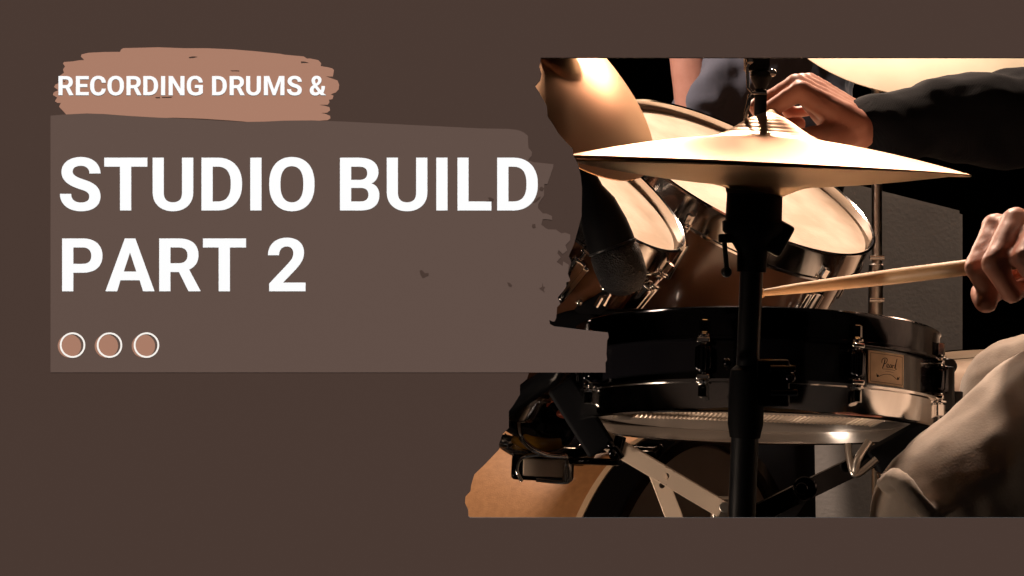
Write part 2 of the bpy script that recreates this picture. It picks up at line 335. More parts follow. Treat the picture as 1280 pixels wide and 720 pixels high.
def drum(name, label, cat, Mx, R, depth, shell_m, hoop_m, head_m, bot_m, nl, phase, lug_m='chrome', hoop=(.010, -.016), double=False, w=.018, bl=.04, group=None):
    root = thing(name, label, cat, Mx, group)
    bm = bmesh.new()
    add_lathe(bm, [(R-.012, -.004), (R-.006, -.002), (R-.004, -.004), (R-.004, -depth+.004), (R-.006, -depth+.002), (R-.012, -depth+.004)], 96, closed=True)
    obj('shell', bm, shell_m, root)
    for nm, z, s, mm in (('batter_head', 0, 1, head_m), ('resonant_head', -depth, -1, bot_m)):
        bm = bmesh.new()
        add_lathe(bm, [(0, z), (R*.5, z), (R-.008, z), (R-.003, z-.001*s), (R-.001, z-.006*s), (R-.001, z-.010*s)], 96)
        obj(nm, bm, mm, root)
    for z, s in ((0, 1), (-depth, -1)):
        bm = bmesh.new()
        add_lathe(bm, [(r, z+s*q) for r, q in hoop_prof(R, *hoop)], 128, closed=True)
        obj('hoop', bm, hoop_m, root)
    for i in range(nl):
        make_lug(root, phase+2*PI*i/nl, R-.004, hoop[1], -depth-hoop[1], .0, lug_m, 'chrome', double, w, bl) if double else \
        (make_lug(root, phase+2*PI*i/nl, R-.004, hoop[1], -depth-hoop[1], .030, lug_m, lug_m, False, w, bl))
    return root

# left tom and right tom above the bass drum
Mx, R = disc(740, 232, 139, 39, math.radians(38.5), 2.10)
tomL = drum('rack_tom', 'smaller left tom with a cream head, partly behind the black microphone', 'tom drum', Mx, R-.005, .235, 'walnut', 'chrome', 'head_cream', 'head_clear', 6, math.radians(-12), w=.03, bl=.05, hoop=(.011, -.022))
Mx, R = disc(925.8, 227.6, 183, 53, math.atan2(.47647, .87919), 2.36)
tomR = drum('rack_tom', 'larger tom with a cream head behind the hi-hat stand', 'tom drum', Mx, R-.005, .24, 'walnut', 'chrome', 'head_cream', 'head_clear', 6, math.radians(-100), w=.03, bl=.05, hoop=(.011, -.024))
# snare drum, bottom side tipped towards the lens
sc_ = V((305*K*1.97, 1.97, .690)); vdir = (sc_-V((0, 0, H))).normalized()
snM = frame(V((.036, .16, 1)), V((1, 0, 0)), sc_)
SR = .182; SD = .073
snare = drum('snare_drum', 'black snare drum with an engraved maker badge, behind the hi-hat stand tube', 'snare drum', snM, SR, SD, 'black_gloss', 'black_chrome', 'head_cream', 'head_clear', 8, math.radians(-67), lug_m='black_chrome', hoop=(.012, -.016), double=True, w=.016, bl=.024)
# lower hoop is bright chrome
for o in snare.children:
    if o.name.startswith('hoop') and min(v.co.z for v in o.data.vertices) < -SD: o.data.materials[0] = M['chrome']; o['label'] = 'bright chrome lower hoop'
# snare wires under the bottom head
bm = bmesh.new()
for k in range(14):
    yy = -.035+.07*k/13; pts = []
    for i in range(161):
        t = i/160; pts.append((-.125+.25*t, yy+.0006*math.cos(i*2.2), -SD-.0014+.0006*math.sin(i*2.2)))
    add_tube(bm, pts, .00045, 5)
obj('snare_wires', bm, 'arm_steel', snare)
for s in (-1, 1): bm = bmesh.new(); add_box(bm, .02, .08, .003, Matrix.Translation((s*.135, 0, -SD-.0025)), .001); obj('wire_end_plate', bm, 'dull_chrome', snare)
# throw-off on the side nearest the drummer
bm = bmesh.new(); A = Matrix.Rotation(math.radians(-8), 4, 'Z') @ Matrix.Translation((SR, 0, 0))
add_box(bm, .022, .034, .046, A @ Matrix.Translation((.006, 0, -.042)), .003)
add_box(bm, .012, .014, .034, A @ Matrix.Translation((.020, 0, -.060)), .002)
add_cyl(bm, A @ V((.012, -.01, -.018)), A @ V((.012, .012, -.018)), .008)
obj('throw_off', bm, 'black_metal', snare)
# badge
ba = math.radians(-53)
Bm = Matrix.Rotation(ba, 4, 'Z')
bw, bh, bz = .050, .0315, -.0365
def on_badge(u, v, lift=0):                # u, v in 0..1 from the top left corner
    a = (u-.5)*bw/SR; r = SR-.0034+lift
    return Bm @ V((r*math.cos(a), r*math.sin(a), bz+(.5-v)*bh))
bm = bmesh.new(); nn = 14; g = {}
for i in range(nn+1):
    for l in (0, 1):
        for v in (0, 1): g[i, v, l] = bm.verts.new(on_badge(i/nn, v, -.0005+.0013*l))
for i in range(nn):
    for q in (((i,0,1),(i+1,0,1),(i+1,1,1),(i,1,1)), ((i,0,0),(i+1,0,0),(i+1,0,1),(i,0,1)), ((i,1,0),(i+1,1,0),(i+1,1,1),(i,1,1))): bm.faces.new([g[k] for k in q])
for i in (0, nn): bm.faces.new([g[i,0,0], g[i,0,1], g[i,1,1], g[i,1,0]])
badge = obj('maker_badge', bm, 'badge', snare, label='cream badge with a script name over a curled flourish')
def bq(x, y): return ((x-170)/540, (y-(120+(x-170)*.12))/395)
def ink(pts, r, sm=True):
    pp = [on_badge(*bq(x, y), .0009) for x, y in pts]
    if sm and len(pp) > 2: pp = smooth_path(pp, 6)
    add_tube(INK, pp, r, 6)
INK = bmesh.new()
ink([(400, 236), (384, 290), (360, 342)], .00046)
ink([(352, 275), (358, 236), (392, 218), (428, 226), (430, 258), (405, 284), (384, 288)], .00034)
ink([(424, 322), (446, 312), (452, 296), (438, 290), (426, 306), (430, 328), (450, 334), (464, 322)], .00030)
ink([(500, 304), (484, 298), (470, 314), (474, 334), (490, 332), (502, 306), (500, 330), (512, 338)], .00030)
ink([(514, 340), (520, 304), (528, 312), (546, 308)], .00030)
ink([(546, 344), (560, 310), (584, 252), (590, 232), (578, 262), (564, 332), (570, 356), (584, 350)], .00034)
ink([(368, 350), (430, 352), (500, 360), (560, 372)], .0002)
ink([(405, 378), (460, 382), (530, 395)], .00014)
ink([(278, 404), (288, 430), (315, 436), (350, 424), (400, 414), (450, 414), (500, 424), (550, 452), (590, 478), (612, 470), (640, 446)], .00026)
add_ball(INK, on_badge(*bq(294, 430), .0006), .0013, (1, 1, 1)); add_ball(INK, on_badge(*bq(607, 468), .0006), .0014)
for a, b in (((.05, .07), (.95, .07)), ((.95, .07), (.95, .93)), ((.95, .93), (.05, .93)), ((.05, .93), (.05, .07))):
    add_tube(INK, [on_badge(a[0]+(b[0]-a[0])*t/8, a[1]+(b[1]-a[1])*t/8, .0009) for t in range(9)], .00022, 5)
obj('engraving', INK, 'ink', badge)

# bass drum
Y = 2.55; R = .255
bc = P(868, 793, Y); bc.z = max(bc.z, .287)
nrm = V((.80, -.60, 0)).normalized()
bM = frame(nrm, V((0, 0, 1)), bc)
bass = thing('bass_drum', 'amber bass drum with a black hoop and dark head below the snare', 'bass drum', bM)
bm = bmesh.new(); add_lathe(bm, [(R-.004, -.02), (R+.004, -.03), (R+.004, -.44), (R-.006, -.44), (R-.006, -.02)], 128, closed=True); obj('shell', bm, 'amber', bass)
bm = bmesh.new(); add_lathe(bm, [(0, .0), (R*.6, 0), (R-.006, 0), (R, -.006), (R+.001, -.012)], 128); obj('batter_head', bm, 'head_dark', bass)
bm = bmesh.new(); add_lathe(bm, [(0, -.462), (R-.006, -.462), (R, -.456), (R+.001, -.45)], 128); obj('front_head', bm, 'head_cream', bass)
for z0, s in ((0, 1), (-.462, -1)):
    bm = bmesh.new(); add_lathe(bm, [(R-.001, z0+.016*s), (R+.014, z0+.016*s), (R+.016, z0+.014*s), (R+.016, z0-.036*s), (R-.001, z0-.036*s)], 128, closed=True)
    h = obj('hoop', bm, 'black_gloss', bass)
    bm = bmesh.new(); add_lathe(bm, [(R+.006, z0-.0365*s), (R+.0175, z0-.0365*s), (R+.0175, z0-.046*s), (R+.006, z0-.046*s)], 128, closed=True)
    obj('inlay_strip', bm, 'cream_inlay', h)
for i in range(8):
    a = math.radians(24+45*i)
    Mq = Matrix.Rotation(a, 4, 'Z') @ Matrix.Translation((R+.004, 0, 0))
    bm = bmesh.new(); add_box(bm, .030, .040, .060, Mq @ Matrix.Translation((.012, 0, -.125)), .006); lug = obj('lug', bm, 'black_gloss', bass)
    bm = bmesh.new(); add_cyl(bm, Mq @ V((.022, 0, .012)), Mq @ V((.022, 0, -.11)), .003, seg=12); add_box(bm, .016, .022, .034, Mq @ Matrix.Translation((.016, 0, .0)), .004); obj('claw_hook', bm, 'black_chrome', lug)

# floor tom behind the drummer's knee
ft = P(1290, 474, 2.6)
ftM = frame(V((-.03, -.12, 1)), V((1, 0, 0)), ft)
ftom = drum('floor_tom', 'floor tom with a bright white head showing behind the far knee', 'tom drum', ftM, .200, .40, 'walnut', 'chrome', 'head_cream', 'head_clear', 6, math.radians(-60), hoop=(.011, -.02))
for k in range(3):
    a = math.radians(-90+120*k); bm = bmesh.new(); ct = ftM @ V((.215*math.cos(a), .215*math.sin(a), -.15))
    add_cyl(bm, ct, (ct.x, ct.y, .012), .005, seg=12); add_ball(bm, (ct.x, ct.y, .012), .012)
    obj('leg', bm, 'chrome', ftom, world=True)

# ------------------------------------------------------------------ cymbals
def cymbal_prof(R, bow, bell, rb, t=.0012, th=.0012):
    top = []
    for i in range(25):
        r = R*i/24
        def f(r):
            b = bow*(1-(r/R)**1.7)
            return b + (bell*.5*(1+math.cos(PI*r/rb)) if r < rb else 0)
        top.append((max(r, .005), f(r)))
    return top + [(r, z-th) for r, z in reversed(top)]
def cymbal(name, label, Mx, R, bow, bell, rb, m, flip=False, parent=None):
    bm = bmesh.new(); add_lathe(bm, [(r, -z if flip else z) for r, z in cymbal_prof(R, bow, bell, rb)], 160, closed=True)
    return bm

# hi-hat: two cymbals, clutch, seat, pull rod, tube, clamp, legs, pedal
HY = 1.70
tube_t = P(941, 300, HY); tube_b = P(930.5, 560, HY)
ax = (tube_t-tube_b).normalized()
def hh(py): return tube_b + ax*((py-560)/(300-560))*(tube_t-tube_b).length
base = tube_b - ax*(tube_b.z/ax.z)
hat = thing('hi_hat_stand', 'black hi-hat stand standing upright in front of the snare', 'hi-hat stand', V(base))
bm = bmesh.new(); add_cyl(bm, hh(322), hh(470), .0103, seg=32); obj('upper_tube', bm, 'black_metal', hat, world=True)
bm = bmesh.new(); add_cyl(bm, hh(540), base+ax*.05, .0123, seg=32); obj('lower_tube', bm, 'black_metal', hat, world=True)
bm = bmesh.new(); add_lathe(bm, [(0, 0), (.0135, 0), (.0158, .012), (.0160, .048), (.0150, .060), (.0105, .064), (0, .064)], 32, frame(ax, None, hh(547)))
cl = obj('height_clamp', bm, 'black_rubber', hat, world=True)
bm = bmesh.new(); q = hh(478)
add_box(bm, .030, .020, .042, Matrix.Translation(q+V((.021, -.004, 0))), .003)
add_cyl(bm, q+V((.018, -.018, .013)), q+V((.040, -.018, .013)), .0032); add_cyl(bm, q+V((.018, -.018, -.008)), q+V((.042, -.018, -.008)), .0032)
add_ball(bm, q+V((.036, -.015, .005)), .005); add_ball(bm, q+V((-.019, -.012, .018)), .004)
obj('wing_bolt', bm, 'black_chrome', cl, world=True)
# head casting under the cymbals (seen black against the toms)
bm = bmesh.new()
add_lathe(bm, [(0, 0), (.0130, 0), (.0135, .018), (.0200, .028), (.0272, .036), (.0278, .044), (.0250, .046), (.0246, .070), (.0235, .073), (0, .073)], 40, frame(ax, None, hh(340)))
obj('seat_cup', bm, 'black_rubber', hat, world=True)
bm = bmesh.new(); q = hh(325)
add_box(bm, .020, .016, .030, Matrix.Translation(hh(297)+V((.021, -.004, 0))) @ Matrix.Rotation(.5, 4, 'Y'), .004)
add_cyl(bm, P(905, 298, 1.69), P(909, 340, 1.69), .0022, seg=12); add_ball(bm, P(908, 340, 1.69), .0048); add_box(bm, .02, .006, .008, Matrix.Translation(P(912, 298, 1.69)), .002)
obj('tilt_screw', bm, 'black_metal', hat, world=True)
bm = bmesh.new(); add_lathe(bm, [(0, 0), (.024, 0), (.026, .006), (.026, .018), (.021, .024), (0, .024)], 40, frame(ax, None, hh(246)))
obj('felt_seat', bm, 'felt', hat, world=True)
bm = bmesh.new(); add_cyl(bm, hh(330), P(953, 20, HY), .0030, seg=16); obj('pull_rod', bm, 'chrome', hat, world=True)
bm = bmesh.new()
add_cyl(bm, P(950, 150, HY), P(951, 112, HY), .0055); add_cyl(bm, P(951, 112, HY), P(951.5, 97, HY), .0045, .0095); add_cyl(bm, P(951.5, 98, HY), P(951.8, 89, HY), .0098)
add_box(bm, .022, .014, .016, Matrix.Translation(P(946, 78, HY)), .002)
clu = obj('clutch', bm, 'black_metal', hat, world=True)
bm = bmesh.new(); add_cyl(bm, P(952, 88, HY), P(953, 60, HY), .0048); add_tube(bm, [P(938, 76, 1.69), P(934, 84, 1.69), P(935, 110, 1.69), P(940, 116, 1.69), P(958, 117, 1.69)], .0015)
add_ball(bm, P(938, 76, 1.69), .0036); add_ball(bm, P(966, 91, 1.69), .0034); add_tube(bm, [P(938, 118, 1.69), P(933, 140, 1.69), P(931, 160, 1.70)], .002)
obj('wing_nut', bm, 'chrome', clu, world=True)
for k in range(3):
    a = math.radians(100+120*k); d = V((math.cos(a), math.sin(a), 0)); bm = bmesh.new()
    add_tube(bm, [base+V((0, 0, .30))+d*.015, base+V((0, 0, .27))+d*.05, base+V((0, 0, .012))+d*.30], .007, 10); add_ball(bm, base+V((0, 0, .014))+d*.30, .013)
    obj('leg', bm, 'black_metal', hat, world=True)
bm = bmesh.new(); add_box(bm, .09, .26, .012, Matrix.Translation(base+V((.14, .03, .035))) @ Matrix.Rotation(PI/2, 4, 'Z') @ Matrix.Rotation(-.12, 4, 'X'), .004); obj('foot_pedal', bm, 'black_metal', hat, world=True)
bm = bmesh.new(); add_box(bm, .16, .03, .012, Matrix.Translation(base+V((.05, .03, .012))), .003); add_tube(bm, [base+V((.02, .02, .045)), base+V((.0, 0, .09))], .004); obj('pedal_linkage', bm, 'black_chrome', hat, world=True)
hc = P(957, 207, HY)
m1 = frame(V((.05, -.055, 1)), None, hc)
bm = cymbal('', '', m1, .1785, .027, .020, .052, '')
o = obj('hi_hat_cymbal', bm, 'bronze_bright'); o.matrix_basis = m1
tag(o, 'upper hi-hat cymbal with its bell up, brightly lit', 'cymbal', 'pair of hi-hat cymbals')
m2 = frame(V((.035, -.062, 1)), None, P(954, 209.5, HY))
bm = cymbal('', '', m2, .1765, .018, .012, .045, '', flip=True)
o = obj('hi_hat_cymbal', bm, 'bronze'); o.matrix_basis = m2
tag(o, 'lower hi-hat cymbal, upside down on the felt seat', 'cymbal', 'pair of hi-hat cymbals')

# crash cymbal, upper left, on a stand
Mx, R = disc(688, 62, 194, 70, math.radians(43), 1.93)
cr = thing('crash_cymbal', 'orange bronze crash cymbal tilted steeply at the upper left of the opening', 'cymbal', Mx @ Matrix.Translation((0, 0, -.02)))
obj('cymbal_plate', cymbal('', '', Mx, R, .022, .018, .045, ''), 'bronze_old', cr)
bm = bmesh.new(); add_cyl(bm, (0, 0, .036), (0, 0, .055), .016); obj('felt_washer', bm, 'felt', cr)
def cym_stand(label, Mx, foot, boom=None, r=.011, m='chrome', tip=.02):
    st = thing('cymbal_stand', label, 'cymbal stand', V((foot[0], foot[1], 0)))
    top = Mx @ V((0, 0, .045)); j = Mx @ V((0, 0, -.06)); f = V(foot)
    bm = bmesh.new(); add_cyl(bm, j, top, .004); add_cyl(bm, top, top+(top-j).normalized()*.02, .008); obj('tilter', bm, m, st, world=True)
    e = V((f.x, f.y, foot[2])); bm = bmesh.new(); add_cyl(bm, e, j, .006); add_ball(bm, e, .016); add_ball(bm, j, .012); obj('boom_arm', bm, m, st, world=True)
    bm = bmesh.new(); add_cyl(bm, (f.x, f.y, .06), e, r); obj('tube', bm, m, st, world=True)
    for k in range(3):
        a = math.radians(70+120*k); d = V((math.cos(a), math.sin(a), 0)); b0 = V((f.x, f.y, 0)); bm = bmesh.new()
        add_tube(bm, [b0+V((0, 0, .30))+d*.012, b0+V((0, 0, .012))+d*.30], .007, 10); add_ball(bm, b0+V((0, 0, .012))+d*.30, .013)
        obj('leg', bm, 'black_metal', st, world=True)
    return st
cym_stand('black stand under the tilted crash cymbal at the upper left', Mx, (P(520, 0, 2.1).x, 2.10, .98), m='black_metal')
# ride cymbal upper right
Mx, R = disc(1192, -34, 236, 145, math.radians(1.5), 2.62)
rd = thing('ride_cymbal', 'large pale ride cymbal overhead at the upper right of the opening', 'cymbal', Mx)
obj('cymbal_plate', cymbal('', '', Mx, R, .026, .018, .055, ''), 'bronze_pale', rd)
bm = bmesh.new(); add_cyl(bm, (0, 0, .042), (0, 0, .06), .018); obj('felt_washer', bm, 'felt', rd)
e = P(1096, 100, 2.74)
st = cym_stand('thin chrome stand rising beside the right rim of the larger tom', Mx, (e.x, 2.74, e.z), r=.0075, m='dull_chrome')
for py in (121, 322, 375): bm = bmesh.new(); add_tube(bm, [P(1087, py, 2.73), P(1105, py, 2.73)], .0035, 10); obj('thumb_screw', bm, 'chrome', st, world=True)
bm = bmesh.new(); add_cyl(bm, P(1095, 330, 2.74), P(1093, 470, 2.74), .0105)
obj('collar', bm, 'dull_chrome', st, world=True)

# ------------------------------------------------------------------ snare stand
hub = P(925, 655, 1.97)
ss = thing('snare_stand', 'steel snare stand with a lit flat arm and black rubber grips', 'snare stand', V((hub.x, hub.y, 0)))
def flat_arm(name, a, b, w, t, m, parent, hole=None, nrm=(0, -1, 0)):
    a, b = V(a), V(b); x = (b-a).normalized(); L = (b-a).length
    z = V(nrm); z = (z-x*z.dot(x)).normalized(); y = z.cross(x)
    Mx = Matrix((x, y, z)).transposed().to_4x4(); Mx.translation = a
    bm = bmesh.new()
    # U-channel outline with a round hole
    n = 20; hx = (hole or .5)*L; hr = w*.20
    outer = [(0, -w/2), (hx-w*.3, -w/2), (hx+w*.3, -w/2), (L, -w/2), (L, w/2), (hx+w*.3, w/2), (hx-w*.3, w/2), (0, w/2)]
    cs = [(hx+hr*math.cos(2*PI*k/n), hr*math.sin(2*PI*k/n)) for k in range(n)]
    sq = []
    for k in range(n):
        c, s = math.cos(2*PI*k/n), math.sin(2*PI*k/n); f = 1/max(abs(c)/(w*.3), abs(s)/(w/2)); sq.append((hx+c*f, s*f))
    def put(p, zz): return bm.verts.new(Mx @ V((p[0], p[1], zz)))
    for zz in (0, t):
        ci = [put(p, zz) for p in cs]; so = [put(p, zz) for p in sq]
        for k in range(n): bm.faces.new((ci[k], ci[(k+1) % n], so[(k+1) % n], so[k]))
        for q in (((0, -w/2), (hx-w*.3, -w/2), (hx-w*.3, w/2), (0, w/2)), ((hx+w*.3, -w/2), (L, -w/2), (L, w/2), (hx+w*.3, w/2))): bm.faces.new([put(p, zz) for p in q])
    for i in range(n):
        j = (i+1) % n; bm.faces.new((put(cs[i], 0), put(cs[j], 0), put(cs[j], t), put(cs[i], t)))
    for sy in (-1, 1): add_box(bm, L, .0016, .009, Mx @ Matrix.Translation((L/2, sy*w/2, -.003)), .0004)
    for sx in (0, L): add_box(bm, .0012, w, t, Mx @ Matrix.Translation((sx, 0, t/2)))
    bmesh.ops.remove_doubles(bm, verts=bm.verts[:], dist=1e-5)
    return obj(name, bm, m, parent, world=True, smooth=False)
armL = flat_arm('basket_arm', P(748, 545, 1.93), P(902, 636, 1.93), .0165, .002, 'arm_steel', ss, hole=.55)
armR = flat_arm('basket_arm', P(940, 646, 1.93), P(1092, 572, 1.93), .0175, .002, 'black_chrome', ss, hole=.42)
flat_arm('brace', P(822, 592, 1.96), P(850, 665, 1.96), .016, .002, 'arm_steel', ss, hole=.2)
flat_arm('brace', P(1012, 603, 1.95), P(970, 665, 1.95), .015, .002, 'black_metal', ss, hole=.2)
bm = bmesh.new(); add_box(bm, .022, .02, .024, Matrix.Translation(P(903, 636, 1.945)), .002); add_cyl(bm, P(906, 634, 1.90), P(906, 634, 1.92), .0055); obj('hinge_bolt', bm, 'dull_chrome', armL, world=True)
bm = bmesh.new(); add_cyl(bm, P(1006, 610, 1.91), P(1006, 610, 1.95), .012); add_cyl(bm, P(1002, 611, 1.90), P(1002, 611, 1.92), .0062); obj('hinge_bolt', bm, 'black_chrome', armR, world=True)
for (a, b, w_, l_) in (((752, 562), (700, 480), .03, 0), ((1090, 578), (1166, 535), .026, 0)):
    pa, pb = P(*a, 1.93), P(*b, 1.93); bm = bmesh.new()
    add_box(bm, (pb-pa).length, w_, .028, Matrix.Translation((pa+pb)/2) @ frame(V((0, -1, 0)), pb-pa) , .004); obj('rubber_grip', bm, 'black_rubber', ss, world=True)
bm = bmesh.new()                                # bent fork at the right grip
add_tube(bm, smooth_path([P(1096, 574, 1.90), P(1074, 592, 1.90), P(1066, 590, 1.90), P(1062, 572, 1.91), P(1060, 556, 1.92)], 5), .0035, 10)
add_tube(bm, smooth_path([P(1068, 594, 1.90), P(1072, 575, 1.90), P(1086, 552, 1.91)], 5), .004, 10); obj('grip_fork', bm, 'dull_chrome', ss, world=True)
bm = bmesh.new()                                # left clamp detail under the grip
add_tube(bm, [P(752, 556, 1.92), P(770, 560, 1.92), P(778, 572, 1.92)], .003); add_ball(bm, P(763, 556, 1.91), .004); add_ball(bm, P(765, 566, 1.91), .004)
add_cyl(bm, P(768, 574, 1.93), P(776, 545, 1.93), .006); obj('adjuster', bm, 'black_chrome', ss, world=True)
bm = bmesh.new(); add_cyl(bm, (hub.x, hub.y+.02, .08), (hub.x, hub.y+.02, hub.z+.02), .012); add_box(bm, .04, .04, .05, Matrix.Translation(hub+V((0, .01, -.02))), .006); obj('post', bm, 'black_metal', ss, world=True)
for k in range(3):
    a = math.radians(30+120*k); d = V((math.cos(a), math.sin(a), 0)); b0 = V((hub.x, hub.y+.02, 0)); bm = bmesh.new()
    add_tube(bm, [b0+V((0, 0, .24))+d*.012, b0+V((0, 0, .012))+d*.26], .007, 10); add_ball(bm, b0+V((0, 0, .012))+d*.26, .013); obj('leg', bm, 'black_metal', ss, world=True)

# ------------------------------------------------------------------ tom holder on the bass drum, seen at the lower left
TY = 2.22
th = thing('tom_holder', 'black and chrome tom holder bracket over the amber bass drum', 'drum mount', P(680, 620, TY))
bm = bmesh.new(); add_box(bm, .072, .05, .030, Matrix.Translation(P(678, 583, TY)) @ Matrix.Rotation(.05, 4, 'Y'), .006)
blk = obj('clamp_block', bm, 'black_chrome', th, world=True)
bm = bmesh.new(); add_tube(bm, smooth_path([P(652, 602, TY-.03), P(646, 586, TY-.03), P(656, 571, TY-.03), P(700, 568, TY-.03), P(709, 574, TY-.03), P(712, 598, TY-.03), P(704, 603, TY-.03), P(670, 600, TY-.03)], 6), .0022, 10); obj('chrome_edge', bm, 'chrome', blk, world=True)
bm = bmesh.new(); add_box(bm, .056, .006, .020, Matrix.Translation(P(684, 585, TY-.027)) @ Matrix.Rotation(.05, 4, 'Y'), .002); obj('face_plate', bm, 'arm_steel', blk, world=True)
bm = bmesh.new(); add_tube(bm, smooth_path([P(648, 528, TY-.04), P(651, 546, TY-.05), P(664, 560, TY-.05), P(684, 569, TY-.045), P(706, 572, TY-.04), P(707, 580, TY-.035), P(706, 600, TY-.03)], 7), .0034, 12); obj('curved_rod', bm, 'chrome', th, world=True)
bm = bmesh.new(); add_ball(bm, (0, 0, 0), .034, (1.0, .8, .5), Matrix.Translation(P(676, 548, TY)), 32, 20); obj('ball_joint', bm, 'glass_amber', th, world=True)
bm = bmesh.new()
add_lathe(bm, [(.030, 0), (.044, .002), (.048, .012), (.044, .020), (.030, .020)], 48, frame(V((.1, -.35, 1)), None, P(680, 530, TY)), closed=True); obj('collar', bm, 'black_chrome', th, world=True)
bm = bmesh.new(); add_tube(bm, [P(636, 546, TY), P(626, 556, TY), P(640, 563, TY), P(660, 566, TY)], .006, 12); add_ball(bm, P(630, 552, TY), .012, (1.3, 1, .7)); obj('wing_screw', bm, 'chrome', th, world=True)
bm = bmesh.new(); add_cyl(bm, P(708, 576, 2.2), P(775, 578, 2.12), .004); add_cyl(bm, P(706, 570, 2.24), P(770, 556, 2.2), .006); obj('cross_rod', bm, 'black_chrome', th, world=True)
bm = bmesh.new(); add_box(bm, .07, .045, .07, Matrix.Translation(P(672, 497, TY)) @ Matrix.Rotation(.35, 4, 'Y'), .010); add_box(bm, .05, .04, .05, Matrix.Translation(P(655, 520, TY)) @ Matrix.Rotation(.5, 4, 'Y'), .010); add_box(bm, .045, .04, .10, Matrix.Translation(P(712, 500, TY)) @ Matrix.Rotation(.45, 4, 'Y'), .008)
obj('bracket', bm, 'black_gloss', th, world=True)
bm = bmesh.new(); add_tube(bm, smooth_path([P(676, 470, TY-.04), P(668, 488, TY-.045), P(664, 495, TY-.045), P(674, 494, TY-.045), P(684, 470, TY-.04)], 5), .0022, 8); add_cyl(bm, P(728, 466, TY-.04), P(706, 510, TY-.04), .003); obj('wire_clip', bm, 'chrome', th, world=True)
bm = bmesh.new(); add_ball(bm, P(706, 517, TY-.05), .007, (1.4, 1, .8)); obj('marker', bm, 'red_led', th, world=True)

# ------------------------------------------------------------------ microphone and its stand
MY = 1.98
mic = thing('microphone', 'black microphone with a round mesh head pointing down in front of the smaller tom', 'microphone', P(727, 215, MY))
a, b = P(722, 190, MY), P(779, 345, MY); md = (b-a).normalized()
L = (b-a).length; r = lambda px: px*K*MY
bm = bmesh.new()
add_lathe(bm, [(0, 0), (r(8), 0), (r(10), L*.06), (r(13), L*.22), (r(15), L*.3), (r(24), L*.42), (r(29), L*.60), (r(30), L*.70), (r(30), L*.76), (r(28), L*.765)], 48, frame(md, None, a)); obj('mic_body', bm, 'black_rubber', mic, world=True)
bm = bmesh.new()
g = [(r(28), L*.775), (r(31), L*.80), (r(32), L*.88), (r(31), L*.98)] + [(r(31)*math.cos(t*PI/16), L*.98+r(28)*math.sin(t*PI/16)) for t in range(1, 8)] + [(0, L*.98+r(28))]
add_lathe(bm, g, 64, frame(md, None, a)); obj('mesh_grille', bm, 'foam', mic, world=True)
bm = bmesh.new(); add_lathe(bm, [(r(29), L*.758), (r(31.5), L*.762), (r(31.5), L*.775), (r(29), L*.78)], 64, frame(md, None, a), closed=True); obj('band', bm, 'black_metal', mic, world=True)
bm = bmesh.new(); add_tube(bm, smooth_path([P(722, 195, MY), P(706, 181, MY+.02), P(670, 168, MY+.06), P(560, 240, MY+.1), P(540, 900, MY+.1)], 10), .003, 8); obj('cable', bm, 'black_rubber', mic, world=True)
ms = thing('microphone_stand', 'black clamp stand with chrome fittings left of the microphone', 'microphone stand', V((P(500, 0, 2.08).x, 2.08, 0)))
bm = bmesh.new(); add_tube(bm, [P(722, 262, 2.04), P(724, 330, 2.06), P(722, 405, 2.08), P(690, 470, 2.08), P(500, 600, 2.08), (P(500, 470, 2.08).x, 2.08, .02)], [.011, .012, .013, .012, .012, .012], 16); obj('tube', bm, 'black_metal', ms, world=True)
bm = bmesh.new(); add_box(bm, .045, .03, .03, Matrix.Translation(P(728, 268, 2.02)) @ Matrix.Rotation(-.5, 4, 'Y'), .006); obj('mic_clip', bm, 'black_rubber', ms, world=True); bm = bmesh.new(); add_box(bm, .035, .03, .05, Matrix.Translation(P(742, 372, 2.06)) @ Matrix.Rotation(.3, 4, 'Y'), .006); add_box(bm, .12, .03, .028, Matrix.Translation(P(742, 402, 2.06)), .006); obj('clamp', bm, 'black_rubber', ms, world=True)
for p in ((717, 358), (724, 378), (748, 342), (756, 360)): bm = bmesh.new(); add_ball(bm, P(*p, 2.04), .0042); obj('bolt', bm, 'chrome', ms, world=True)
bm = bmesh.new()
add_tube(bm, [P(745, 384, 2.03), P(752, 372, 2.03), P(762, 368, 2.03), P(754, 382, 2.03)], .003, 8); obj('clip_wire', bm, 'chrome', ms, world=True)
bm = bmesh.new(); add_lathe(bm, [(0, 0), (.11, 0), (.11, .008), (.02, .018), (0, .018)], 48, Matrix.Translation((P(500, 0, 2.08).x, 2.08, 0))); obj('base', bm, 'black_metal', ms, world=True)

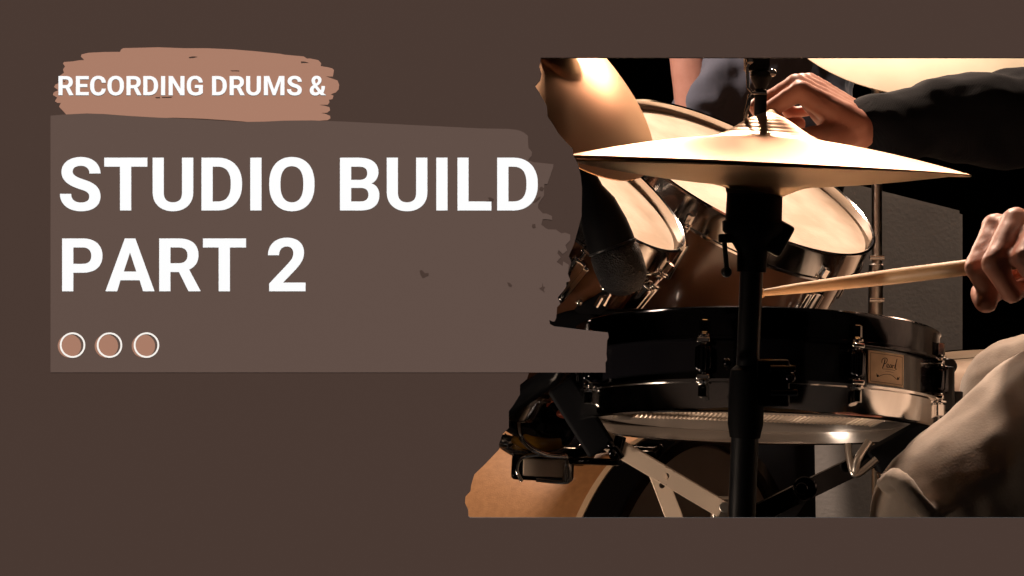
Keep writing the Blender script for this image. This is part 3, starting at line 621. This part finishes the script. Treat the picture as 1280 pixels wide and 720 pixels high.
# ------------------------------------------------------------------ people
def capsule(bm, p0, r0, p1, r1, seg=16):
    p0, p1 = V(p0), V(p1); d = p1-p0; L = d.length
    if L < 1e-6: add_ball(bm, p0, r0); return
    prof = [(r0*math.sin(t*PI/12), -r0*math.cos(t*PI/12)) for t in range(0, 7)]
    prof[0] = (0, -r0)
    prof += [(r1*math.cos(t*PI/12), L+r1*math.sin(t*PI/12)) for t in range(0, 6)] + [(0, L+r1)]
    add_lathe(bm, prof, seg, frame(d, None, p0))
def chain(bm, pts):
    for (a, ra), (b, rb) in zip(pts, pts[1:]): capsule(bm, a, ra, b, rb)
def organic(name, bm, m, parent, voxel=.005, smooth_it=6, disp=None, label=None):
    bm.transform(basis(parent).inverted()) if parent else None
    me = bpy.data.meshes.new(name); bmesh.ops.recalc_face_normals(bm, faces=bm.faces[:]); bm.to_mesh(me); bm.free()
    t = bpy.data.objects.new('t', me); C.objects.link(t)
    r = t.modifiers.new('r', 'REMESH'); r.mode = 'VOXEL'; r.voxel_size = voxel
    s = t.modifiers.new('s', 'SMOOTH'); s.factor = .5; s.iterations = smooth_it
    texs = []
    for k, (sc, st_) in enumerate(disp or []):
        tx = bpy.data.textures.new('fold', 'CLOUDS'); tx.noise_scale = sc; tx.noise_depth = 1; texs.append(tx)
        d = t.modifiers.new('d%d' % k, 'DISPLACE'); d.texture = tx; d.strength = st_; d.mid_level = .5; d.texture_coords = 'LOCAL'
    bpy.context.view_layer.update(); dg = bpy.context.evaluated_depsgraph_get()
    me2 = bpy.data.meshes.new_from_object(t.evaluated_get(dg)); me2.name = name
    bpy.data.objects.remove(t); bpy.data.meshes.remove(me)
    me2.materials.clear(); me2.materials.append(M[m]); me2.polygons.foreach_set('use_smooth', [True]*len(me2.polygons))
    o = bpy.data.objects.new(name, me2); C.objects.link(o); o.parent = parent
    if label: o['label'] = label
    return o
def hand(bm, wrist, d, s, n, curl=(58, 96, 60), sc=1.0, stick_r=.008):
    """palm, four curled fingers and a thumb; d forward, s towards the thumb side, n out of the palm"""
    wrist, d, s, n = V(wrist), V(d).normalized(), V(s).normalized(), V(n).normalized()
    K4 = []
    for i, off in enumerate((.030, .010, -.011, -.030)):
        kn = wrist + d*(.088-.006*abs(i-1))*sc + s*off*sc - n*.004*sc
        capsule(bm, wrist+s*off*.55*sc+d*.01, .0175*sc, kn, .0118*sc); K4.append(kn)
    capsule(bm, wrist+d*.035*sc+n*.006*sc+s*.012*sc, .019*sc, wrist+d*.065*sc+n*.002*sc-s*.012*sc, .017*sc)
    ln = ((.044, .027, .021), (.048, .031, .022), (.045, .029, .021), (.036, .022, .019))
    for i, kn in enumerate(K4):
        p = kn; ang = 0
        for j in range(3):
            ang += math.radians(curl[j]+(2-i)*3*(1 if j == 0 else -1)); q = p + (d*math.cos(ang) + n*math.sin(ang))*ln[i][j]*sc + s*(.0015-.001*i)*sc
            r0 = (.0102, .0088, .0078)[j]*sc*(1 if i < 3 else .88); capsule(bm, p, r0*1.06, q, r0*.93); p = q
    t0 = wrist+s*.020*sc+n*.012*sc+d*.018*sc; t1 = t0+(s*.7+d*.62+n*.35)*.040*sc; t2 = t1+(d*.75+n*.55-s*.05)*.030*sc; t3 = t2+(d*.6+n*.55-s*.5)*.024*sc
    chain(bm, [(t0, .0165*sc), (t1, .0125*sc), (t2, .0105*sc), (t3, .0088*sc)])
    return wrist+d*.094*sc+n*.031*sc

def head(bm, c, f, up=(0, 0, 1)):
    c, f = V(c), V(f).normalized(); up = V(up); l = up.cross(f).normalized(); Mx = Matrix((f, l, up)).transposed().to_4x4(); Mx.translation = c
    add_ball(bm, None, 1, Mx=Mx @ Matrix.Diagonal((.096, .076, .112, 1)), u=28, v=20)
    add_ball(bm, None, 1, Mx=Mx @ Matrix.Translation((.018, 0, -.060)) @ Matrix.Diagonal((.068, .056, .058, 1)))
    capsule(bm, Mx @ V((.086, 0, .012)), .010, Mx @ V((.108, 0, -.028)), .013)
    capsule(bm, Mx @ V((.084, -.030, .026)), .012, Mx @ V((.084, .030, .026)), .012)
    capsule(bm, Mx @ V((.082, -.020, -.062)), .008, Mx @ V((.082, .020, -.062)), .008)
    for s in (-1, 1): add_ball(bm, None, 1, Mx=Mx @ Matrix.Translation((-.004, s*.078, -.005)) @ Matrix.Diagonal((.020, .009, .032, 1)))
    return Mx
def head_extras(root, Mx):
    for s in (-1, 1):
        bm = bmesh.new(); add_ball(bm, Mx @ V((.078, s*.031, .004)), .0135); obj('eye', bm, 'eye', root, world=True)
    bm = bmesh.new(); add_ball(bm, None, 1, Mx=Mx @ Matrix.Translation((-.016, 0, .022)) @ Matrix.Diagonal((.103, .086, .108, 1)), u=28, v=20)
    inv = Mx.inverted()
    bmesh.ops.delete(bm, geom=[v for v in bm.verts if (inv @ v.co).x > .03 and (inv @ v.co).z < .06 or (inv @ v.co).z < -.055], context='VERTS'); obj('hair', bm, 'hair', root, world=True)

# ---- drummer
dr = thing('person', 'seated drummer in beige trousers and a dark navy sweater playing at the right', 'person', V((.86, 1.98, 0)))
hipL, kneeL, ankL = V((.84, 1.83, .66)), P(1176, 642, 1.74), V((.36, 1.70, .10))
hipR, kneeR, ankR = V((.84, 2.12, .68)), P(1280, 500, 2.22), V((.52, 2.42, .10))
pel, che, nek = V((.87, 1.975, .68)), V((.80, 1.98, 1.08)), V((.76, 1.98, 1.30))
shL, shR = V((.79, 1.79, 1.22)), V((.79, 2.17, 1.22))
elL, wrL = V((.86, 1.72, .93)), P(1356, 330, 1.80)
elR, wrR = V((.70, 2.27, .965)), P(1084, 160, 2.18)
s2 = V((-.70, .70, -.10)).normalized(); d2 = V((-.72, -.55, .30)); d2 = (d2-s2*d2.dot(s2)).normalized(); n2 = s2.cross(d2); n2 = n2 if n2.z < 0 else -n2
s1 = V((-.20, -.86, -.26)).normalized(); d1 = V((-.80, -.02, .45)); d1 = (d1-s1*d1.dot(s1)).normalized(); n1 = s1.cross(d1); n1 = n1 if n1.z < 0 else -n1
bm = bmesh.new()
chain(bm, [(pel, .135), (V((.85, 1.98, .86)), .125), (che, .140), (nek-V((0, 0, .06)), .10)])
chain(bm, [(shL, .058), (che+V((0, 0, .08)), .11), (shR, .058)])
chain(bm, [(nek-V((0, 0, .04)), .062), (nek+V((-.02, 0, .09)), .056)])
for h_, k_, a_ in ((hipL, kneeL, ankL), (hipR, kneeR, ankR)):
    chain(bm, [(pel, .10), (h_, .088), (k_, .056), (a_, .038)]); capsule(bm, a_-V((0, 0, .03)), .035, a_+V((-.15, 0, -.065)), .025)
chain(bm, [(shL, .052), (elL, .040), (wrL, .028)]); chain(bm, [(shR, .052), (elR, .040), (wrR, .028)])
gl = hand(bm, wrL, d2, s2, n2, sc=1.2); gr = hand(bm, wrR, d1, s1, n1, sc=1.08)
hm = head(bm, nek+V((-.035, 0, .185)), (-1, -.05, -.25))
organic('body', bm, 'skin', dr, .0032, 3, disp=[(.012, .0016)])
head_extras(dr, hm)
bm = bmesh.new()                              # trousers
chain(bm, [(pel, .150), (pel+V((0, 0, .06)), .148)])
chain(bm, [(pel, .12), (hipL, .125), (P(1332, 562, 1.77), .100), (P(1216, 628, 1.75), .082), (P(1180, 645, 1.74), .072)]); chain(bm, [(P(1180, 645, 1.74), .072), (kneeL.lerp(ankL, .4), .068), (ankL, .058)])
chain(bm, [(pel, .12), (hipR, .112), (hipR.lerp(kneeR, .5), .092), (kneeR, .072)]); chain(bm, [(kneeR, .07), (kneeR.lerp(ankR, .4), .066), (ankR, .058)])
for pts, rr in (([P(1104, 604, 1.70), P(1116, 596, 1.69), P(1130, 604, 1.675), P(1146, 626, 1.665), P(1160, 640, 1.665)], .0075),):
    chain(bm, [(p, rr) for p in smooth_path(pts, 4)])
organic('trousers', bm, 'beige_cloth', dr, .005, 5, disp=[(.12, .013), (.045, .005), (.02, .0015)])
bm = bmesh.new()                              # sweater
chain(bm, [(pel+V((0, 0, .10)), .155), (V((.85, 1.98, .88)), .150), (che, .160), (nek-V((0, 0, .07)), .11)])
chain(bm, [(shL, .074), (che+V((0, 0, .08)), .13), (shR, .074)]); chain(bm, [(nek-V((0, 0, .05)), .075), (nek-V((0, 0, .0)), .070)])
chain(bm, [(shL, .072), (elL, .060), (elL.lerp(wrL, .80), .046)])
chain(bm, [(shR, .074), (elR, .066), (elR.lerp(wrR, .5)+V((0, 0, .0)), .058), (elR.lerp(wrR, .93), .040)])
organic('sweater', bm, 'navy_cloth', dr, .005, 4, disp=[(.10, .030), (.045, .010)])
for k, a_ in enumerate((ankL, ankR)):
    bm = bmesh.new(); capsule(bm, a_-V((-.02, 0, .04)), .046, a_+V((-.15, 0, -.06)), .036); organic('shoe', bm, 'shoe', dr, .006, 3)
def stick(label, g, s, back, fwd):
    s = V(s).normalized(); o = thing('drumstick', label, 'drumstick', V(g), 'drumsticks in the drummer\'s hands')
    a = V(g)-s*back; b = V(g)+s*fwd; bm = bmesh.new(); Lq = (b-a).length
    add_lathe(bm, [(0, 0), (.005, .001), (.0072, .006), (.0074, Lq*.6), (.0055, Lq*.85), (.0036, Lq-.014)], 24, frame(s, None, a)); obj('shaft', bm, 'stick', o, world=True)
    bm = bmesh.new(); add_ball(bm, b-s*.008, .0052, (1, 1, 1)); obj('tip', bm, 'stick', o, world=True)
stick('drumstick in the lower hand reaching left behind the snare rim', gl, s2, .12, .30)
stick('drumstick in the upper hand resting on the hi-hat', gr, s1, .10, .30)
# drum stool
tl = thing('drum_stool', 'round black drum stool under the drummer', 'stool', V((.90, 1.98, 0)))
bm = bmesh.new(); add_lathe(bm, [(0, .47), (.15, .47), (.165, .48), (.165, .53), (.15, .545), (0, .55)], 48, Matrix.Translation((.90, 1.98, 0))); obj('seat', bm, 'black_rubber', tl, world=True)
bm = bmesh.new(); add_cyl(bm, (.90, 1.98, .12), (.90, 1.98, .48), .014); obj('post', bm, 'chrome', tl, world=True)
for k in range(3):
    a = math.radians(10+120*k); d = V((math.cos(a), math.sin(a), 0)); b0 = V((.90, 1.98, 0)); bm = bmesh.new(); add_tube(bm, [b0+V((0, 0, .26)), b0+V((0, 0, .014))+d*.24], .009, 10); obj('leg', bm, 'chrome', tl, world=True)

# ---- bandmate behind, seen only as a grey top and a bit of skin
bn = thing('person', 'person in a loose grey top standing in the dark behind the cymbals', 'person', V((.44, 3.35, 0)))
bp = V((.44, 3.35, .96)); bm = bmesh.new()
chain(bm, [(bp, .13), (bp+V((0, 0, .2)), .12), (bp+V((-.01, 0, .42)), .135), (bp+V((0, 0, .5)), .08)]); chain(bm, [(bp+V((-.01, -.19, .46)), .055), (bp+V((-.01, .19, .46)), .055)])
chain(bm, [(bp+V((0, 0, .5)), .055), (bp+V((-.01, 0, .58)), .052)])
for s in (-1, 1): chain(bm, [(bp, .11), (bp+V((0, s*.09, -.06)), .09), (V((.44, 3.35+s*.1, .50)), .058), (V((.46, 3.35+s*.11, .09)), .04)]); capsule(bm, (.46, 3.35+s*.11, .06), .035, (.32, 3.35+s*.12, .03), .026)
eb = V((.31, 3.13, 1.02)); wb = V((.268, 3.10, 1.25)); chain(bm, [(bp+V((-.01, -.19, .46)), .05), (eb, .040), (wb, .028)])
chain(bm, [(bp+V((-.01, .19, .46)), .05), (V((.52, 3.58, 1.14)), .040), (V((.50, 3.60, .88)), .028)])
hand(bm, wb, V((-.2, 0, 1)), V((0, -1, 0)), V((-1, 0, -.2))); hand(bm, V((.50, 3.60, .88)), V((0, 0, -1)), V((-1, 0, 0)), V((0, -1, 0)), curl=(20, 25, 20))
hb = head(bm, bp+V((-.03, 0, .70)), (-1, -.2, -.15)); organic('body', bm, 'skin', bn, .005, 3); head_extras(bn, hb)
bm = bmesh.new(); chain(bm, [(bp+V((0, 0, .06)), .155), (bp+V((0, 0, .25)), .15), (bp+V((0, 0, .42)), .155), (bp+V((0, 0, .47)), .10)]); chain(bm, [(bp+V((-.01, -.19, .45)), .07), (bp+V((-.01, .19, .45)), .07)])
chain(bm, [(bp+V((-.01, -.19, .45)), .07), (V((.40, 3.13, 1.12)), .085), (eb.lerp(V((.40, 3.13, 1.12)), .45), .066)]); chain(bm, [(bp+V((-.01, .19, .45)), .07), (V((.52, 3.58, 1.14)), .06), (V((.51, 3.59, 1.0)), .05)]); organic('loose_top', bm, 'grey_cloth', bn, .007, 4, disp=[(.14, .07), (.05, .03)])
bm = bmesh.new(); chain(bm, [(bp, .148), (bp+V((0, 0, .05)), .146)])
for s in (-1, 1): chain(bm, [(bp, .12), (bp+V((0, s*.09, -.06)), .105), (V((.44, 3.35+s*.1, .50)), .075), (V((.46, 3.35+s*.11, .09)), .06)])
organic('trousers', bm, 'dark_cloth', bn, .008, 3)

pn = thing('stick_blur_panel', 'grey-brown panel with a slanted top standing in for the blur of the moving stick', 'panel', V((P(1090, 0, 3.7).x, 3.7, 0)))  # added stand-in for the smear of the swinging stick
bm = bmesh.new(); xa, xb = P(970, 0, 3.7).x, P(1204, 0, 3.7).x; za, zb = P(0, 205, 3.7).z, P(0, 264, 3.7).z
vs = [bm.verts.new((x, y, z)) for y in (3.7, 3.75) for x, z in ((xa, .02), (xb, .02), (xb, zb), (xa, za))]
for q in ((0,1,2,3), (7,6,5,4), (0,4,5,1), (1,5,6,2), (2,6,7,3), (3,7,4,0)): bm.faces.new([vs[k] for k in q])
bmesh.ops.bevel(bm, geom=bm.edges[:], offset=.006, segments=2, affect='EDGES')
obj('board', bm, 'stick_blur_tone', pn, world=True)
bm = bmesh.new(); add_box(bm, xb-xa+.04, .20, .02, Matrix.Translation(((xa+xb)/2, 3.725, .01)), .004); obj('foot', bm, 'black_metal', pn, world=True)

# ------------------------------------------------------------------ lamps and added fills
def area(name, loc, target, size, power, col, spread=180):
    l = bpy.data.lights.new(name, 'AREA'); l.shape = 'DISK'; l.size = size; l.energy = power; l.color = col; l.spread = math.radians(spread)
    o = bpy.data.objects.new(name, l); C.objects.link(o); d = V(target)-V(loc)
    o.matrix_basis = frame(-d, None, loc); return o
def spot(name, loc, target, power, col, cone, rad=.05, blend=.3):
    l = bpy.data.lights.new(name, 'SPOT'); l.energy = power; l.color = col; l.spot_size = math.radians(cone); l.spot_blend = blend; l.shadow_soft_size = rad
    o = bpy.data.objects.new(name, l); C.objects.link(o); d = V(target)-V(loc); o.matrix_basis = frame(-d, None, loc); return o
# added unseen spot that lights the title wall evenly, from high above
D = 26; inc = math.radians(68)
wl = V((0, WY-D*math.cos(inc), H+D*math.sin(inc)))
E0 = 1.0/PA*.995
spot('added_wall_wash', wl, (0, WY, H), E0*math.pi*4*math.pi*D*D/math.cos(inc), (1, 1, 1), 2.9, .03, .1)
area('stage_key_lamp', (.30, 3.1, 2.6), (.2, 1.95, .75), .35, 11.5, (1, .735, .56), 60)
spot('ride_fill', (.0, 1.6, 2.0), P(1200, 20, 2.62), 140, (1, .84, .66), 16, .08)  # added unseen spot that brightens only the ride cymbal
area('crash_fill', (1.15, 4.3, 2.15), P(760, 110, 1.93), 1.5, 2.6, (1, .58, .38), 20)  # disk light added where the crash cymbal mirrors it as sheen
spot('shell_fill', (-1.6, 1.9, 1.5), P(620, 640, 2.6), 62, (1, .64, .38), 18, .08)  # extra warm spot added to lift the bass drum shell
spot('back_fill', (-1.2, 2.3, 2.3), P(1010, 200, 3.4), 330, (1, .88, .80), 24, .1)  # unseen spot added to bring out the bandmate's grey top
spot('leg_lamp', (-.35, 3.5, 1.7), P(1215, 530, 1.9), 120, (1, .76, .58), 18, .1)
spot('low_side_fill', (-.9, 1.52, .12), P(930, 580, 1.96), 60, (1, .76, .58), 24, .14)  # added uplight for the stand arm and snare underside, source unseen
spot('panel_fill', (.95, 2.95, 2.9), (.72, 3.7, .9), 95, (1, .88, .78), 30, .08)  # spot added solely to brighten the stand-in panel
spot('badge_fill', (.95, 1.55, 1.3), P(1083, 462, 1.83), 12, (1, .78, .56), 7, .03)  # small narrow spot added so the badge reads bright

w = bpy.data.worlds.new('World'); scene.world = w; w.use_nodes = True
w.node_tree.nodes['Background'].inputs[0].default_value = (.9, .75, .6, 1); w.node_tree.nodes['Background'].inputs[1].default_value = .0

cam = bpy.data.cameras.new('camera'); co = bpy.data.objects.new('camera', cam); C.objects.link(co)
co.location = (0, 0, H); co.rotation_euler = (PI/2, 0, 0)
cam.sensor_fit = 'HORIZONTAL'; cam.angle = math.radians(30); cam.clip_start = .05; cam.clip_end = 100
scene.camera = co
scene.view_settings.view_transform = 'Standard'; scene.view_settings.look = 'None'; scene.view_settings.exposure = 0; scene.view_settings.gamma = 1
scene.cycles.max_bounces = 8; scene.cycles.sample_clamp_indirect = 6
